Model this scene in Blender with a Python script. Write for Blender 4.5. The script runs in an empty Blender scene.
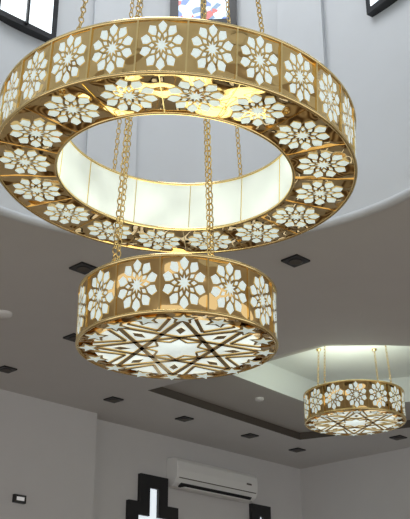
import bpy, bmesh, math, random
from math import sin, cos, pi, radians, tan
from mathutils import Vector, Matrix
CZ=1.6
AX,AY=-0.15,5.1           # chandelier axis
scene=bpy.context.scene
scene.view_settings.view_transform='Standard'

# ---------------- materials ----------------
def mat(name,col,rough=0.6,metal=0.0,em=None,es=0.0,noise=0.0,nscale=3.0,bump=0,bscale=3,emn=0):
    m=bpy.data.materials.new(name); m.use_nodes=True
    nt=m.node_tree; b=nt.nodes['Principled BSDF']
    b.inputs['Base Color'].default_value=(*col,1); b.inputs['Roughness'].default_value=rough
    b.inputs['Metallic'].default_value=metal
    tc=nt.nodes.new('ShaderNodeTexCoord')
    if em: 
        b.inputs['Emission Color'].default_value=(*em,1); b.inputs['Emission Strength'].default_value=es
    if emn>0:  # noise put into the emission imitates uneven backlighting by lamps
        n=nt.nodes.new('ShaderNodeTexNoise'); n.inputs['Scale'].default_value=3.5; n.inputs['Detail'].default_value=1
        mr=nt.nodes.new('ShaderNodeMapRange'); mr.inputs['From Min'].default_value=.3; mr.inputs['From Max'].default_value=.7
        mr.inputs['To Min'].default_value=es*(1-emn); mr.inputs['To Max'].default_value=es*(1+emn)
        nt.links.new(tc.outputs['Object'],n.inputs['Vector']); nt.links.new(n.outputs['Fac'],mr.inputs['Value']); nt.links.new(mr.outputs[0],b.inputs['Emission Strength'])
    if noise>0:
        n=nt.nodes.new('ShaderNodeTexNoise'); n.inputs['Scale'].default_value=nscale
        n.inputs['Detail'].default_value=4
        r=nt.nodes.new('ShaderNodeValToRGB')
        r.color_ramp.elements[0].color=(*[c*(1-noise) for c in col],1)
        r.color_ramp.elements[1].color=(*[min(1,c*(1+noise)) for c in col],1)
        nt.links.new(tc.outputs['Object'],n.inputs['Vector']); nt.links.new(n.outputs['Fac'],r.inputs['Fac'])
        nt.links.new(r.outputs['Color'],b.inputs['Base Color'])
    if bump>0:
        n=nt.nodes.new('ShaderNodeTexNoise'); n.inputs['Scale'].default_value=bscale; n.inputs['Detail'].default_value=1
        bp=nt.nodes.new('ShaderNodeBump'); bp.inputs['Strength'].default_value=1; bp.inputs['Distance'].default_value=bump
        nt.links.new(tc.outputs['Object'],n.inputs['Vector']); nt.links.new(n.outputs['Fac'],bp.inputs['Height']); nt.links.new(bp.outputs['Normal'],b.inputs['Normal'])
    return m
M_gold=mat('polished_brass',(0.84,0.58,0.25),0.05,1.0,bump=.09,bscale=4)
M_strap=mat('brass_strapwork',(0.74,0.50,0.20),0.16,1.0)
M_trim=mat('brass_trim',(1.0,0.77,0.36),0.14,1.0)
M_chain=mat('chain_brass',(0.70,0.51,0.22),0.25,1.0)
M_white=mat('frosted_glass',(0.76,0.82,0.80),0.4,0,(0.84,1.0,0.94),0.42)
M_disc=mat('frosted_glass_bottom',(0.8,0.84,0.82),0.4,0,(0.88,1.0,0.95),0.68,emn=.25)
M_inner=mat('frosted_inner',(0.76,0.80,0.76),0.5,0,(0.92,1.0,0.86),0.38,noise=0.06,nscale=2,emn=.4)
M_glow=mat('lit_diffuser',(0.8,0.8,0.75),0.5,0,(0.97,1.0,0.82),2.2)
M_wallup=mat('drum_plaster',(0.66,0.68,0.70),0.8,noise=0.03)
M_wall=mat('wall_plaster',(0.68,0.67,0.66),0.8,noise=0.03)
M_ceil=mat('ceiling_plaster',(0.65,0.64,0.625),0.8,noise=0.03)
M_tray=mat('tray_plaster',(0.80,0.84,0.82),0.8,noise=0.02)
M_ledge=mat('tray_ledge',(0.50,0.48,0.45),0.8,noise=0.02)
M_black=mat('black_frame',(0.012,0.012,0.014),0.4)
M_acw=mat('ac_plastic',(0.86,0.86,0.84),0.35)
M_lamp=mat('lamp_white',(0.7,0.7,0.7),0.4,0,(1,1,1),0.25)
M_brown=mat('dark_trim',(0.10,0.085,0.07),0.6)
M_day=mat('daylight_pane',(0.8,0.85,0.9),0.2,0,(0.85,0.93,1.0),0.75)
def floormat():
    m=bpy.data.materials.new('floor_reflection_bands'); m.use_nodes=True; nt=m.node_tree; b=nt.nodes['Principled BSDF']
    tc=nt.nodes.new('ShaderNodeTexCoord'); n=nt.nodes.new('ShaderNodeTexWave'); n.inputs['Scale'].default_value=.28; n.inputs['Distortion'].default_value=1.0
    r=nt.nodes.new('ShaderNodeValToRGB'); e=r.color_ramp.elements
    e[0].color=(.16,.10,.06,1); e[1].color=(.72,.64,.52,1); k=e.new(.5); k.color=(.40,.28,.18,1)  # light and dark bands added to vary the reflections in the brass
    nt.links.new(tc.outputs['Object'],n.inputs['Vector']); nt.links.new(n.outputs['Fac'],r.inputs['Fac']); nt.links.new(r.outputs['Color'],b.inputs['Base Color'])
    b.inputs['Roughness'].default_value=.7; return m
M_floor=floormat()
def glassmat(name,cols,es):
    m=bpy.data.materials.new(name); m.use_nodes=True; nt=m.node_tree; b=nt.nodes['Principled BSDF']
    tc=nt.nodes.new('ShaderNodeTexCoord'); v=nt.nodes.new('ShaderNodeTexVoronoi'); v.inputs['Scale'].default_value=15
    r=nt.nodes.new('ShaderNodeValToRGB'); r.color_ramp.interpolation='CONSTANT'
    e=r.color_ramp.elements; e[0].color=(*cols[0],1); e[1].position=.97;e[1].color=(*cols[-1],1)
    for i,c in enumerate(cols[1:-1]):
        k=e.new(0.30+i*0.11); k.color=(*c,1)
    s=nt.nodes.new('ShaderNodeSeparateColor')
    nt.links.new(tc.outputs['Object'],v.inputs['Vector']); nt.links.new(v.outputs['Color'],s.inputs[0]); nt.links.new(s.outputs[0],r.inputs['Fac'])
    nt.links.new(r.outputs['Color'],b.inputs['Base Color']); nt.links.new(r.outputs['Color'],b.inputs['Emission Color'])
    b.inputs['Emission Strength'].default_value=es; b.inputs['Roughness'].default_value=.2
    return m
M_stain=glassmat('stained_glass',[(0.6,0.75,0.9),(0.12,0.2,0.5),(0.85,0.9,0.95),(0.5,0.12,0.12),(0.65,0.8,0.88),(0.15,0.25,0.4),(0.75,0.85,0.95)],.75)
M_stain2=glassmat('clear_glass',[(0.88,0.94,0.97),(0.8,0.9,0.96),(0.9,0.95,0.97),(0.7,0.82,0.9),(0.88,0.94,0.96),(0.8,0.88,0.95),(0.9,0.95,1)],1.3)

# ---------------- helpers ----------------
class MB:
    def __init__(s): s.v=[];s.f=[];s.m=[];s.sm=[];s.mats=[]
    def mi(s,m):
        if m not in s.mats: s.mats.append(m)
        return s.mats.index(m)
    def poly(s,pts,m,smooth=False):
        b=len(s.v); s.v+= [tuple(p) for p in pts]; s.f.append(tuple(range(b,b+len(pts)))); s.m.append(s.mi(m)); s.sm.append(smooth)
    def grid(s,rows,m,smooth=True,closeU=True,closeV=False):
        b=len(s.v); n=len(rows[0]); k=len(rows)
        for r in rows: s.v+=[tuple(p) for p in r]
        for i in range(k if closeV else k-1):
            for j in range(n if closeU else n-1):
                i2=(i+1)%k;j2=(j+1)%n
                s.f.append((b+i*n+j,b+i*n+j2,b+i2*n+j2,b+i2*n+j)); s.m.append(s.mi(m)); s.sm.append(smooth)
    def box(s,c,h,m,ax=((1,0,0),(0,1,0),(0,0,1))):
        c=Vector(c);A=[Vector(a) for a in ax]
        P=[c+A[0]*h[0]*x+A[1]*h[1]*y+A[2]*h[2]*z for x in(-1,1) for y in(-1,1) for z in(-1,1)]
        b=len(s.v); s.v+=[tuple(p) for p in P]
        for f in((0,1,3,2),(4,6,7,5),(0,4,5,1),(2,3,7,6),(0,2,6,4),(1,5,7,3)):
            s.f.append(tuple(b+i for i in f)); s.m.append(s.mi(m)); s.sm.append(False)
    def torus(s,R,r,z,m,n=96,k=8,cx=0,cy=0,rz=None):
        rz=rz or r
        rows=[]
        for j in range(k):
            a=2*pi*j/k
            rows.append([(cx+(R+r*cos(a))*sin(2*pi*i/n),cy+(R+r*cos(a))*cos(2*pi*i/n),z+rz*sin(a)) for i in range(n)])
        s.grid(rows,m,True,True,True)
    def build(s,name,parent=None,loc=(0,0,0),rot=(0,0,0)):
        me=bpy.data.meshes.new(name); me.from_pydata(s.v,[],s.f)
        for m in s.mats: me.materials.append(m)
        for p,mi,sm in zip(me.polygons,s.m,s.sm): p.material_index=mi; p.use_smooth=sm
        o=bpy.data.objects.new(name,me); scene.collection.objects.link(o); o.location=loc; o.rotation_euler=rot
        if parent: o.parent=parent
        return o
def empty(name,loc=(0,0,0)):
    o=bpy.data.objects.new(name,None); scene.collection.objects.link(o); o.location=loc; return o
def pol(r,a): return (r*sin(a),r*cos(a))

def rosette(mb,fn,m,sx,sy,n=10):
    st=2*pi/n
    def P(lst): mb.poly([fn(x*sx,y*sy) for x,y in lst],m)
    for i in range(n):
        a=i*st; h=st/2
        P([pol(.52,a),pol(.70,a-h*.70),pol(.90,a-h*.76),pol(1.07,a),pol(.90,a+h*.76),pol(.70,a+h*.70)])
        a2=a+h
        P([pol(.33,a2),pol(.47,a2-h*.58),pol(.61,a2),pol(.47,a2+h*.58)])
    star=[]
    for i in range(2*n): star.append(pol(.35 if i%2==0 else .16,i*st/2))
    for i in range(2*n): P([(0,0),star[i],star[(i+1)%(2*n)]])

def band(mb,R,z0,H,npan,ph,sx=.104,sy=.132):
    n=npan*8
    mb.grid([[(R*sin(2*pi*i/n),R*cos(2*pi*i/n),z) for i in range(n)] for z in (z0,z0+H)],M_gold)
    for k in range(npan):
        a0=ph+2*pi*k/npan
        def fn(x,y,a0=a0): 
            a=a0+x/R; return ((R+.004)*sin(a),(R+.004)*cos(a),z0+H/2+y)
        rosette(mb,fn,M_white,sx,sy)
        ab=a0+pi/npan
        t=(cos(ab),-sin(ab),0); nn=(sin(ab),cos(ab),0)
        mb.box(((R+.003)*sin(ab),(R+.003)*cos(ab),z0+H/2),(.0045,.005,H/2-.01),M_trim,(t,nn,(0,0,1)))
    mb.torus(R,.011,z0+.004,M_trim,n=n,rz=.012); mb.torus(R,.011,z0+H-.004,M_trim,n=n,rz=.012)

def chain(mb,a,b,L=.052,pitch=.037,w=.014,r=.0042):
    a=Vector(a);b=Vector(b);d=(b-a);n=int(d.length/pitch);d.normalize()
    s=d.cross(Vector((0,1,0)));s.normalize();t=d.cross(s)
    for i in range(n):
        c=a+d*pitch*(i+.5)
        X=(s*cos(.6)+t*sin(.6)) if i%2==0 else (s*-sin(.6)+t*cos(.6)); Y=d.cross(X)
        rows=[]
        for q in range(5):
            g=2*pi*q/5; row=[]
            for p in range(10):
                h=2*pi*p/10
                row.append(c+X*((w+r*cos(g))*cos(h))+d*((L/2-r+r*cos(g))*sin(h))+Y*(r*sin(g)))
            rows.append(row)
        mb.grid(rows,M_chain,True,True,True)

H=.31
def drum_light(parent,name,loc,ph,R=.535):
    mb=MB(); band(mb,R,0,H,14,ph)
    n=112
    mb.grid([[(r*sin(2*pi*i/n),r*cos(2*pi*i/n),0) for i in range(n)] for r in (.001,R)],M_gold,False)
    mb.grid([[((R-.02)*sin(2*pi*i/n),(R-.02)*cos(2*pi*i/n),z) for i in range(n)] for z in (.01,H)],M_inner)
    mb.grid([[(r*sin(2*pi*i/n),r*cos(2*pi*i/n),.012) for i in range(n)] for r in (.001,R-.02)],M_glow,False)
    mb.grid([[(r*sin(2*pi*i/n),r*cos(2*pi*i/n),H) for i in range(n)] for r in (R-.05,R)],M_gold,False)
    for k in range(3):
        a=ph+pi*k/3; t=(sin(a),cos(a),0); mb.box((0,0,H-.02),(R-.02,.008,.008),M_trim,(t,(t[1],-t[0],0),(0,0,1)))
    z=-.003
    # white diffuser disc with brass strapwork: interlaced 8-pointed star polygons
    N=8; RV=.455
    mb.poly([(*pol(.452,2*pi*i/48+ph),z) for i in range(48)],M_disc)
    def strap(r1,a1,r2,a2,wd):
        A=Vector((*pol(r1,a1),0)); B=Vector((*pol(r2,a2),0))
        d=(B-A); Ln=d.length; d.normalize(); nn=Vector((-d.y,d.x,0)); c=(A+B)/2
        mb.box((c.x,c.y,z-.003),(Ln/2,wd,.003),M_strap,(d,nn,(0,0,1)))
    for i in range(N):
        a=2*pi*i/N+ph; h=pi/N
        strap(RV,a,RV,a+3*2*h,.0135)          # {8/3} star
        for s in (-1,1):
            strap(.300,a+h,.455,a+h+s*h*.62,.010)   # outer leaves between the star arms
            strap(.172,a,.115,a+s*h,.0065)          # small star in the middle
    # solid brass kites inlaid on the star arms
    for i in range(N):
        a=2*pi*i/N+ph; h=pi/N
        mb.poly([(*p,z-.007) for p in (pol(.245,a),pol(.305,a-h*.22),pol(.345,a),pol(.305,a+h*.22))],M_strap)
    z=-.010
    NS=16
    for k in range(NS):
        a=ph+2*pi*k/NS; c=pol(.475,a)
        pts=[];o=[]
        for i in range(10):
            d=pol((.056 if i%2==0 else .023),a+pi*i/5); pts.append((c[0]+d[0],c[1]+d[1]))
            d=pol((.078 if i%2==0 else .044),a+pi*i/5); o.append((c[0]+d[0],c[1]+d[1]))
        for i in range(10):
            if math.hypot(*o[i])>R: o[i]=tuple(Vector(o[i])*R/math.hypot(*o[i]))
        for i in range(10):
            mb.poly([(c[0],c[1],z-.004),(*pts[i],z-.004),(*pts[(i+1)%10],z-.004)],M_white)
            mb.poly([(c[0],c[1],z-.002),(*o[i],z-.002),(*o[(i+1)%10],z-.002)],M_strap)
    return mb.build(name,parent,loc)

# ---------------- main two tier chandelier ----------------
ch=empty('chandelier',(AX,AY,0))
R=1.04; ri=.688; NB=26; n=26*8; HU=.33
mb=MB(); band(mb,R,0,HU,NB,pi+radians(2.5),sy=.140)
mb.grid([[(r*sin(2*pi*i/n),r*cos(2*pi*i/n),0) for i in range(n)] for r in (ri,R)],M_gold,False)
mb.grid([[(ri*sin(2*pi*i/n),ri*cos(2*pi*i/n),z) for i in range(n)] for z in (0,HU)],M_inner)
mb.grid([[(r*sin(2*pi*i/n),r*cos(2*pi*i/n),HU) for i in range(n)] for r in (ri,R)],M_inner,False)
mb.torus(ri,.010,.002,M_trim,n=n,rz=.012); mb.torus(ri,.008,HU,M_trim,n=n,rz=.010)
for k in range(12):
    a=2*pi*k/12+.1; t=(cos(a),-sin(a),0); nn=(sin(a),cos(a),0)
    mb.box(((ri-.002)*sin(a),(ri-.002)*cos(a),HU/2),(.002,.003,HU/2),M_trim,(t,nn,(0,0,1)))
rm=(R+ri)/2
for k in range(16):
    a0=pi+radians(-8.5)+2*pi*k/16
    def fn(x,y,a0=a0):
        a=a0+x/(rm+y*.6); return ((rm+y)*sin(a),(rm+y)*cos(a),-.004)
    rosette(mb,fn,M_white,.138,.138)
    ab=a0+pi/16; t=(cos(ab),-sin(ab),0); nn=(sin(ab),cos(ab),0)
    mb.box((rm*sin(ab),rm*cos(ab),-.002),(.002,(R-ri)/2,.002),M_trim,(t,nn,(0,0,1)))
ZB=2.825; ZS=1.78
mb.build('upper_ring',ch,(-.025,0,ZB+CZ),(0,radians(2.2),0))
drum_light(ch,'lower_drum',(0,0,ZS+CZ),pi+radians(-5))
mb=MB(); ZT=8.7+CZ
for a in (180-31,180+31,-35,35):
    x,y=pol(.95 if abs(a)>90 else .72,radians(a)); dz=-x*tan(radians(2.2))
    chain(mb,(x-.03,y,ZB+HU+CZ+dz),(x*.12,y*.12,ZT))
for a in (-50,-140,22,158):
    x,y=pol(.50,radians(a)); chain(mb,(x,y,ZS+H+CZ),(x*.12,y*.12,ZT))
mb.build('chains',ch)
mb=MB()
prof=[(.001,8.62),(.10,8.63),(.16,8.70),(.18,8.80),(.18,9.0)]
mb.grid([[(r*sin(2*pi*i/32),r*cos(2*pi*i/32),z+CZ) for i in range(32)] for r,z in prof],M_trim)
mb.build('canopy',ch)

TX,TY,TZ=1.62,10.55,2.835
c2=empty('chandelier.001',(TX,TY,0))
drum_light(c2,'drum',(0,0,TZ+CZ),.1)
mb=MB()
for a in (45,135,225,315):
    x,y=pol(.5,radians(a)); chain(mb,(x,y,TZ+H+CZ),(x*.9,y*.9,3.78+CZ),w=.010,r=.003)
mb.build('chains',c2)
mb=MB()
for a in (45,135,225,315):
    x,y=pol(.45,radians(a))
    mb.grid([[(x+r*sin(2*pi*i/16),y+r*cos(2*pi*i/16),z+CZ) for i in range(16)] for r,z in((.001,3.755),(.025,3.76),(.03,3.78))],M_trim)
mb.build('canopy',c2)

# ---------------- room ----------------
u=Vector((.70,.714,0)).normalized(); v=Vector((u.y,-u.x,0)); K=Vector((1.45,15.2,0)); HC=3.36
RD=2.0
def loops_face(loops,z,name,m):
    bm=bmesh.new(); es=[]
    for L in loops:
        vs=[bm.verts.new((x,y,z)) for x,y in L]
        for i in range(len(vs)): es.append(bm.edges.new((vs[i],vs[(i+1)%len(vs)])))
    bmesh.ops.triangle_fill(bm,use_beauty=True,use_dissolve=False,edges=es)
    me=bpy.data.meshes.new(name); bm.to_mesh(me); bm.free(); me.materials.append(m)
    o=bpy.data.objects.new(name,me); scene.collection.objects.link(o); return o
corner=[K,K+v*14,K+v*14-u*17,K-u*17]
outer=[(p.x,p.y) for p in corner]
circ=[(AX+RD*sin(2*pi*i/96),AY+RD*cos(2*pi*i/96)) for i in range(96)]
cof=[(-.66,11.1),(1.2,9.5),(2.5,9.6),(4.4,10.2),(4.4,11.9),(2.67,12.75),(1.29,13.4)]
cin=[(.25,10.75),(1.25,9.85),(2.5,9.8),(3.9,10.3),(3.7,11.5),(1.5,12.25)]
ceil=loops_face([outer,circ,cof],HC+CZ,'ceiling',M_ceil)
step=.10; deep=.42
mb=MB()
def wallloop(L,z0,z1,m): mb.grid([[(x,y,z) for x,y in L] for z in (z0,z1)],m,False)
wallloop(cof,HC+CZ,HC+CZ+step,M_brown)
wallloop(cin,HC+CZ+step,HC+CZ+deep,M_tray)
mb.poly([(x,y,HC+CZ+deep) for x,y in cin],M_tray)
t=mb.build('ceiling_tray')
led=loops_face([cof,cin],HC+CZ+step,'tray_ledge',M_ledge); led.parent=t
fl=MB(); fl.poly([(p.x,p.y,0) for p in corner],M_floor); fl.build('floor')
def wall(name,a,b,z0,z1,m,th=.2,side=1):
    w=MB(); a=Vector(a);b=Vector(b);d=(b-a).normalized();nn=Vector((-d.y,d.x,0))*side
    c=(a+b)/2+nn*th/2; w.box((c.x,c.y,(z0+z1)/2),((b-a).length/2,th/2,(z1-z0)/2),m,(d,nn,(0,0,1))); return w.build(name)
wall('wall_back',K-u*17,K+u*.2,0,HC+CZ,M_wall,.2,1)
wall('wall_right',K,K+v*14,0,HC+CZ,M_wall,.2,1)
W0=K-u*2.78
def wp(t,z,off=0): p=W0+u*t+v*off; return Vector((p.x,p.y,z+CZ))
mb=MB(); c=wp(-2.35,0,.1); mb.box((c.x,c.y,(HC+CZ)/2),(.95,.1,(HC+CZ)/2),M_wall,(u,v,(0,0,1))); mb.build('trim_1')

# drum + dome
mb=MB(); n=96; rows=[]
for z in (HC,5,7.0): rows.append([(AX+RD*sin(2*pi*i/n),AY+RD*cos(2*pi*i/n),z+CZ) for i in range(n)])
for k in range(1,9):
    a=pi/2*k/8; r=max(RD*cos(a),.001); rows.append([(AX+r*sin(2*pi*i/n),AY+r*cos(2*pi*i/n),7+RD*sin(a)+CZ) for i in range(n)])
mb.grid(rows,M_wallup)
mb.build('wall_drum')
mb=MB(); mb.torus(RD,.035,HC+CZ,M_wallup,n=96,cx=AX,cy=AY); mb.build('trim_2')
WIN=[(4,5.37),(56,5.02),(95,5.1),(140,5.1),(185,5.1),(230,5.1),(275,5.1),(-42,4.99)]
for k,(ad,zz) in enumerate(WIN):
    a=radians(ad)
    nn=Vector((-sin(a),-cos(a),0)); tt=Vector((cos(a),-sin(a),0)); C=Vector((AX,AY,0))-nn*(RD-.05)
    mb=MB(); zb=zz+CZ; wv=.29; hh=1.2
    def arch(w,z0,z1,off,m,mb=mb,C=C,tt=tt,nn=nn):
        pts=[(-w,z0),(w,z0)]+[(w*cos(b),z1+w*1.2*sin(b)) for b in [pi*q/12 for q in range(13)]]
        mb.poly([C+tt*x+nn*off+Vector((0,0,z)) for x,z in pts],m)
        r0=[C+tt*x+nn*off+Vector((0,0,z)) for x,z in pts]; r1=[p-nn*.10 for p in r0]; mb.grid([r0,r1],m,False)
    light=k in(7,1)
    arch(wv,zb,zb+hh,.03,M_black)
    arch(wv*(.82 if light else .74),zb+(.05 if light else .07),zb+hh-.02,.034,M_stain2 if light else M_stain)
    mb.box(C+nn*.045+Vector((0,0,zb+.7)),(.010 if light else .022,.012,.68),M_black,(tt,nn,(0,0,1)))
    for q in range(3): mb.box(C+nn*.045+Vector((0,0,zb+.42+.35*q)),(wv*.8,.010,.008 if light else .015),M_black,(tt,nn,(0,0,1)))
    mb.build('window_%d'%(k+1))
for k,ad in enumerate((-18,29,78,118,162,208,252,-68)):
    a=radians(ad); nn=Vector((-sin(a),-cos(a),0)); tt=Vector((cos(a),-sin(a),0)); C=Vector((AX,AY,0))-nn*(RD-.02)
    mb=MB(); mb.box(C+Vector((0,0,(HC+.5+7)/2+CZ)),(.2,.05,(7-HC-.5)/2),M_wallup,(tt,nn,(0,0,1))); mb.build('trim_%d'%(k+3))

for i,(x,y) in enumerate([(.74,7.45),(-1.01,7.6),(-1.28,9.3),(-2.14,10.3),(-1.08,11.45),(-.26,12.3),(.6,13.15),(1.3,13.95),(2.6,13.25),(-2.6,8.2),(2.1,7.9)]):
    mb=MB(); mb.box((0,0,-.008),(.085,.085,.008),M_black,(u,v,(0,0,1)))
    mb.grid([[(r*sin(2*pi*q/20),r*cos(2*pi*q/20),z) for q in range(20)] for r,z in((.06,-.018),(.05,-.017),(.001,-.017))],M_brown)
    mb.grid([[(r*sin(2*pi*q/20),r*cos(2*pi*q/20),z) for q in range(20)] for r,z in((.06,-.012),(.06,-.020),(.052,-.020))],M_black)
    mb.build('recessed_downlight' if i==0 else 'recessed_downlight.%03d'%i,None,(x,y,HC+CZ))
for i,(x,y,z,s) in enumerate([(-1.87,8.65,HC,.85),(.66,11.75,HC+step,.55)]):  # round downlights, modelled as plain unlit white discs
    mb=MB(); mb.grid([[(r*s*sin(2*pi*q/24),r*s*cos(2*pi*q/24),zz) for q in range(24)] for r,zz in((.10,0),(.10,-.02),(.085,-.03),(.001,-.03))],M_acw)
    mb.build('round_downlight' if i==0 else 'round_downlight.001',None,(x,y,z+CZ))

# ---- air conditioner ----
mb=MB(); L=.79; prof=[(0,.19),(.10,.19),(.17,.175),(.205,.13),(.215,.02),(.205,-.08),(.17,-.145),(.10,-.185),(0,-.19)]
cen=wp(.77,2.87); 
rows=[]
for s in (-L,-L+.012,L-.012,L):
    k=.96 if abs(s)==L else 1
    rows.append([cen+u*s+v*(o*k+.002)+Vector((0,0,z*k)) for o,z in prof])
mb.grid(rows,M_acw,False,False)
for s in (-L,L): mb.poly([cen+u*s+v*(o*.96+.002)+Vector((0,0,z*.96)) for o,z in prof],M_acw)
mb.box(cen+v*.207+Vector((0,0,-.085)),(L-.04,.006,.005),M_brown,(u,v,(0,0,1)))
mb.box(cen+v*.150+Vector((0,0,-.165)),(L-.10,.035,.010),M_black,(u,(v+Vector((0,0,.9))).normalized(),(Vector((0,0,1))-v*.9).normalized()))
mb.box(cen+v*.185+Vector((0,0,-.205)),(L-.12,.045,.005),M_acw,(u,v,(0,0,1)))
mb.box(cen+v*.216+u*.6+Vector((0,0,.02)),(.05,.003,.012),M_brown,(u,v,(0,0,1)))
mb.build('air_conditioner')

def stepped(name,t,ztop,w=.24,sh=.36,sw=.43,b=.165):
    mb=MB()
    zb=.2-CZ+0.6
    def prism(x0,x1,z0,z1,o0,o1,m):
        c=wp(t+(x0+x1)/2,(z0+z1)/2,(o0+o1)/2); mb.box(c,((x1-x0)/2,(o1-o0)/2,(z1-z0)/2),m,(u,v,(0,0,1)))
    zs=ztop-sh
    prism(-w,w,ztop-b,ztop,0,.06,M_black)
    for s in(-1,1):
        a,c=sorted((s*w,s*(w-b))); prism(a,c,zs-b,ztop-b,0,.06,M_black)
        a,c=sorted((s*w,s*sw)); prism(a,c,zs-b,zs,0,.06,M_black)
        a,c=sorted((s*sw,s*(sw-b))); prism(a,c,zb,zs-b,0,.06,M_black)
    prism(-sw,sw,zb-b,zb,0,.06,M_black)
    prism(-w+b,w-b,zs-b,ztop-b,.005,.02,M_day); prism(-sw+b,sw-b,zb,zs-b,.005,.02,M_day)
    for q in range(1,4): prism(-sw+b,sw-b,zb+q*.6-.02,zb+q*.6+.02,.02,.05,M_black)
    mb.build(name)
stepped('window_9',-.28,2.78); stepped('window_10',1.80,2.68,w=.2)
mb=MB(); mb.box(wp(-2.48,2.16,.22),(.08,.02,.045),M_black,(u,v,(0,0,1))); mb.box(wp(-2.48,2.16,.243),(.05,.004,.02),M_lamp,(u,v,(0,0,1))); mb.build('exit_sign')

# ---------------- lights ----------------
def area(name,loc,rot,size,e,col=(1,1,1)):
    l=bpy.data.lights.new(name,'AREA'); l.shape='DISK'; l.size=size; l.energy=e; l.color=col
    o=bpy.data.objects.new(name,l); scene.collection.objects.link(o); o.location=loc; o.rotation_euler=rot; return o
area('dome_fill',(AX-.3,AY-.2,7.6+CZ),(0,radians(-20),0),2.4,90,(.96,.98,1))  # added lamp under the closed dome, standing in for window daylight
def pt(name,loc,e,col,r=.15):
    l=bpy.data.lights.new(name,'POINT'); l.energy=e; l.color=col; l.shadow_soft_size=r
    o=bpy.data.objects.new(name,l); scene.collection.objects.link(o); o.location=loc
pt('chandelier_bulb',(TX,TY,TZ+CZ+.34),9,(.9,1,.95))
w=bpy.data.worlds.new('World'); scene.world=w; w.use_nodes=True
w.node_tree.nodes['Background'].inputs[0].default_value=(.98,.98,1,1); w.node_tree.nodes['Background'].inputs[1].default_value=1.0

cam=bpy.data.cameras.new('Camera'); co=bpy.data.objects.new('Camera',cam); scene.collection.objects.link(co)
co.location=(0,0,CZ); co.rotation_euler=(radians(90+24.3),0,0)
cam.sensor_fit='HORIZONTAL'; cam.sensor_width=36; cam.lens=36*1000/410; cam.clip_end=200
scene.camera=co
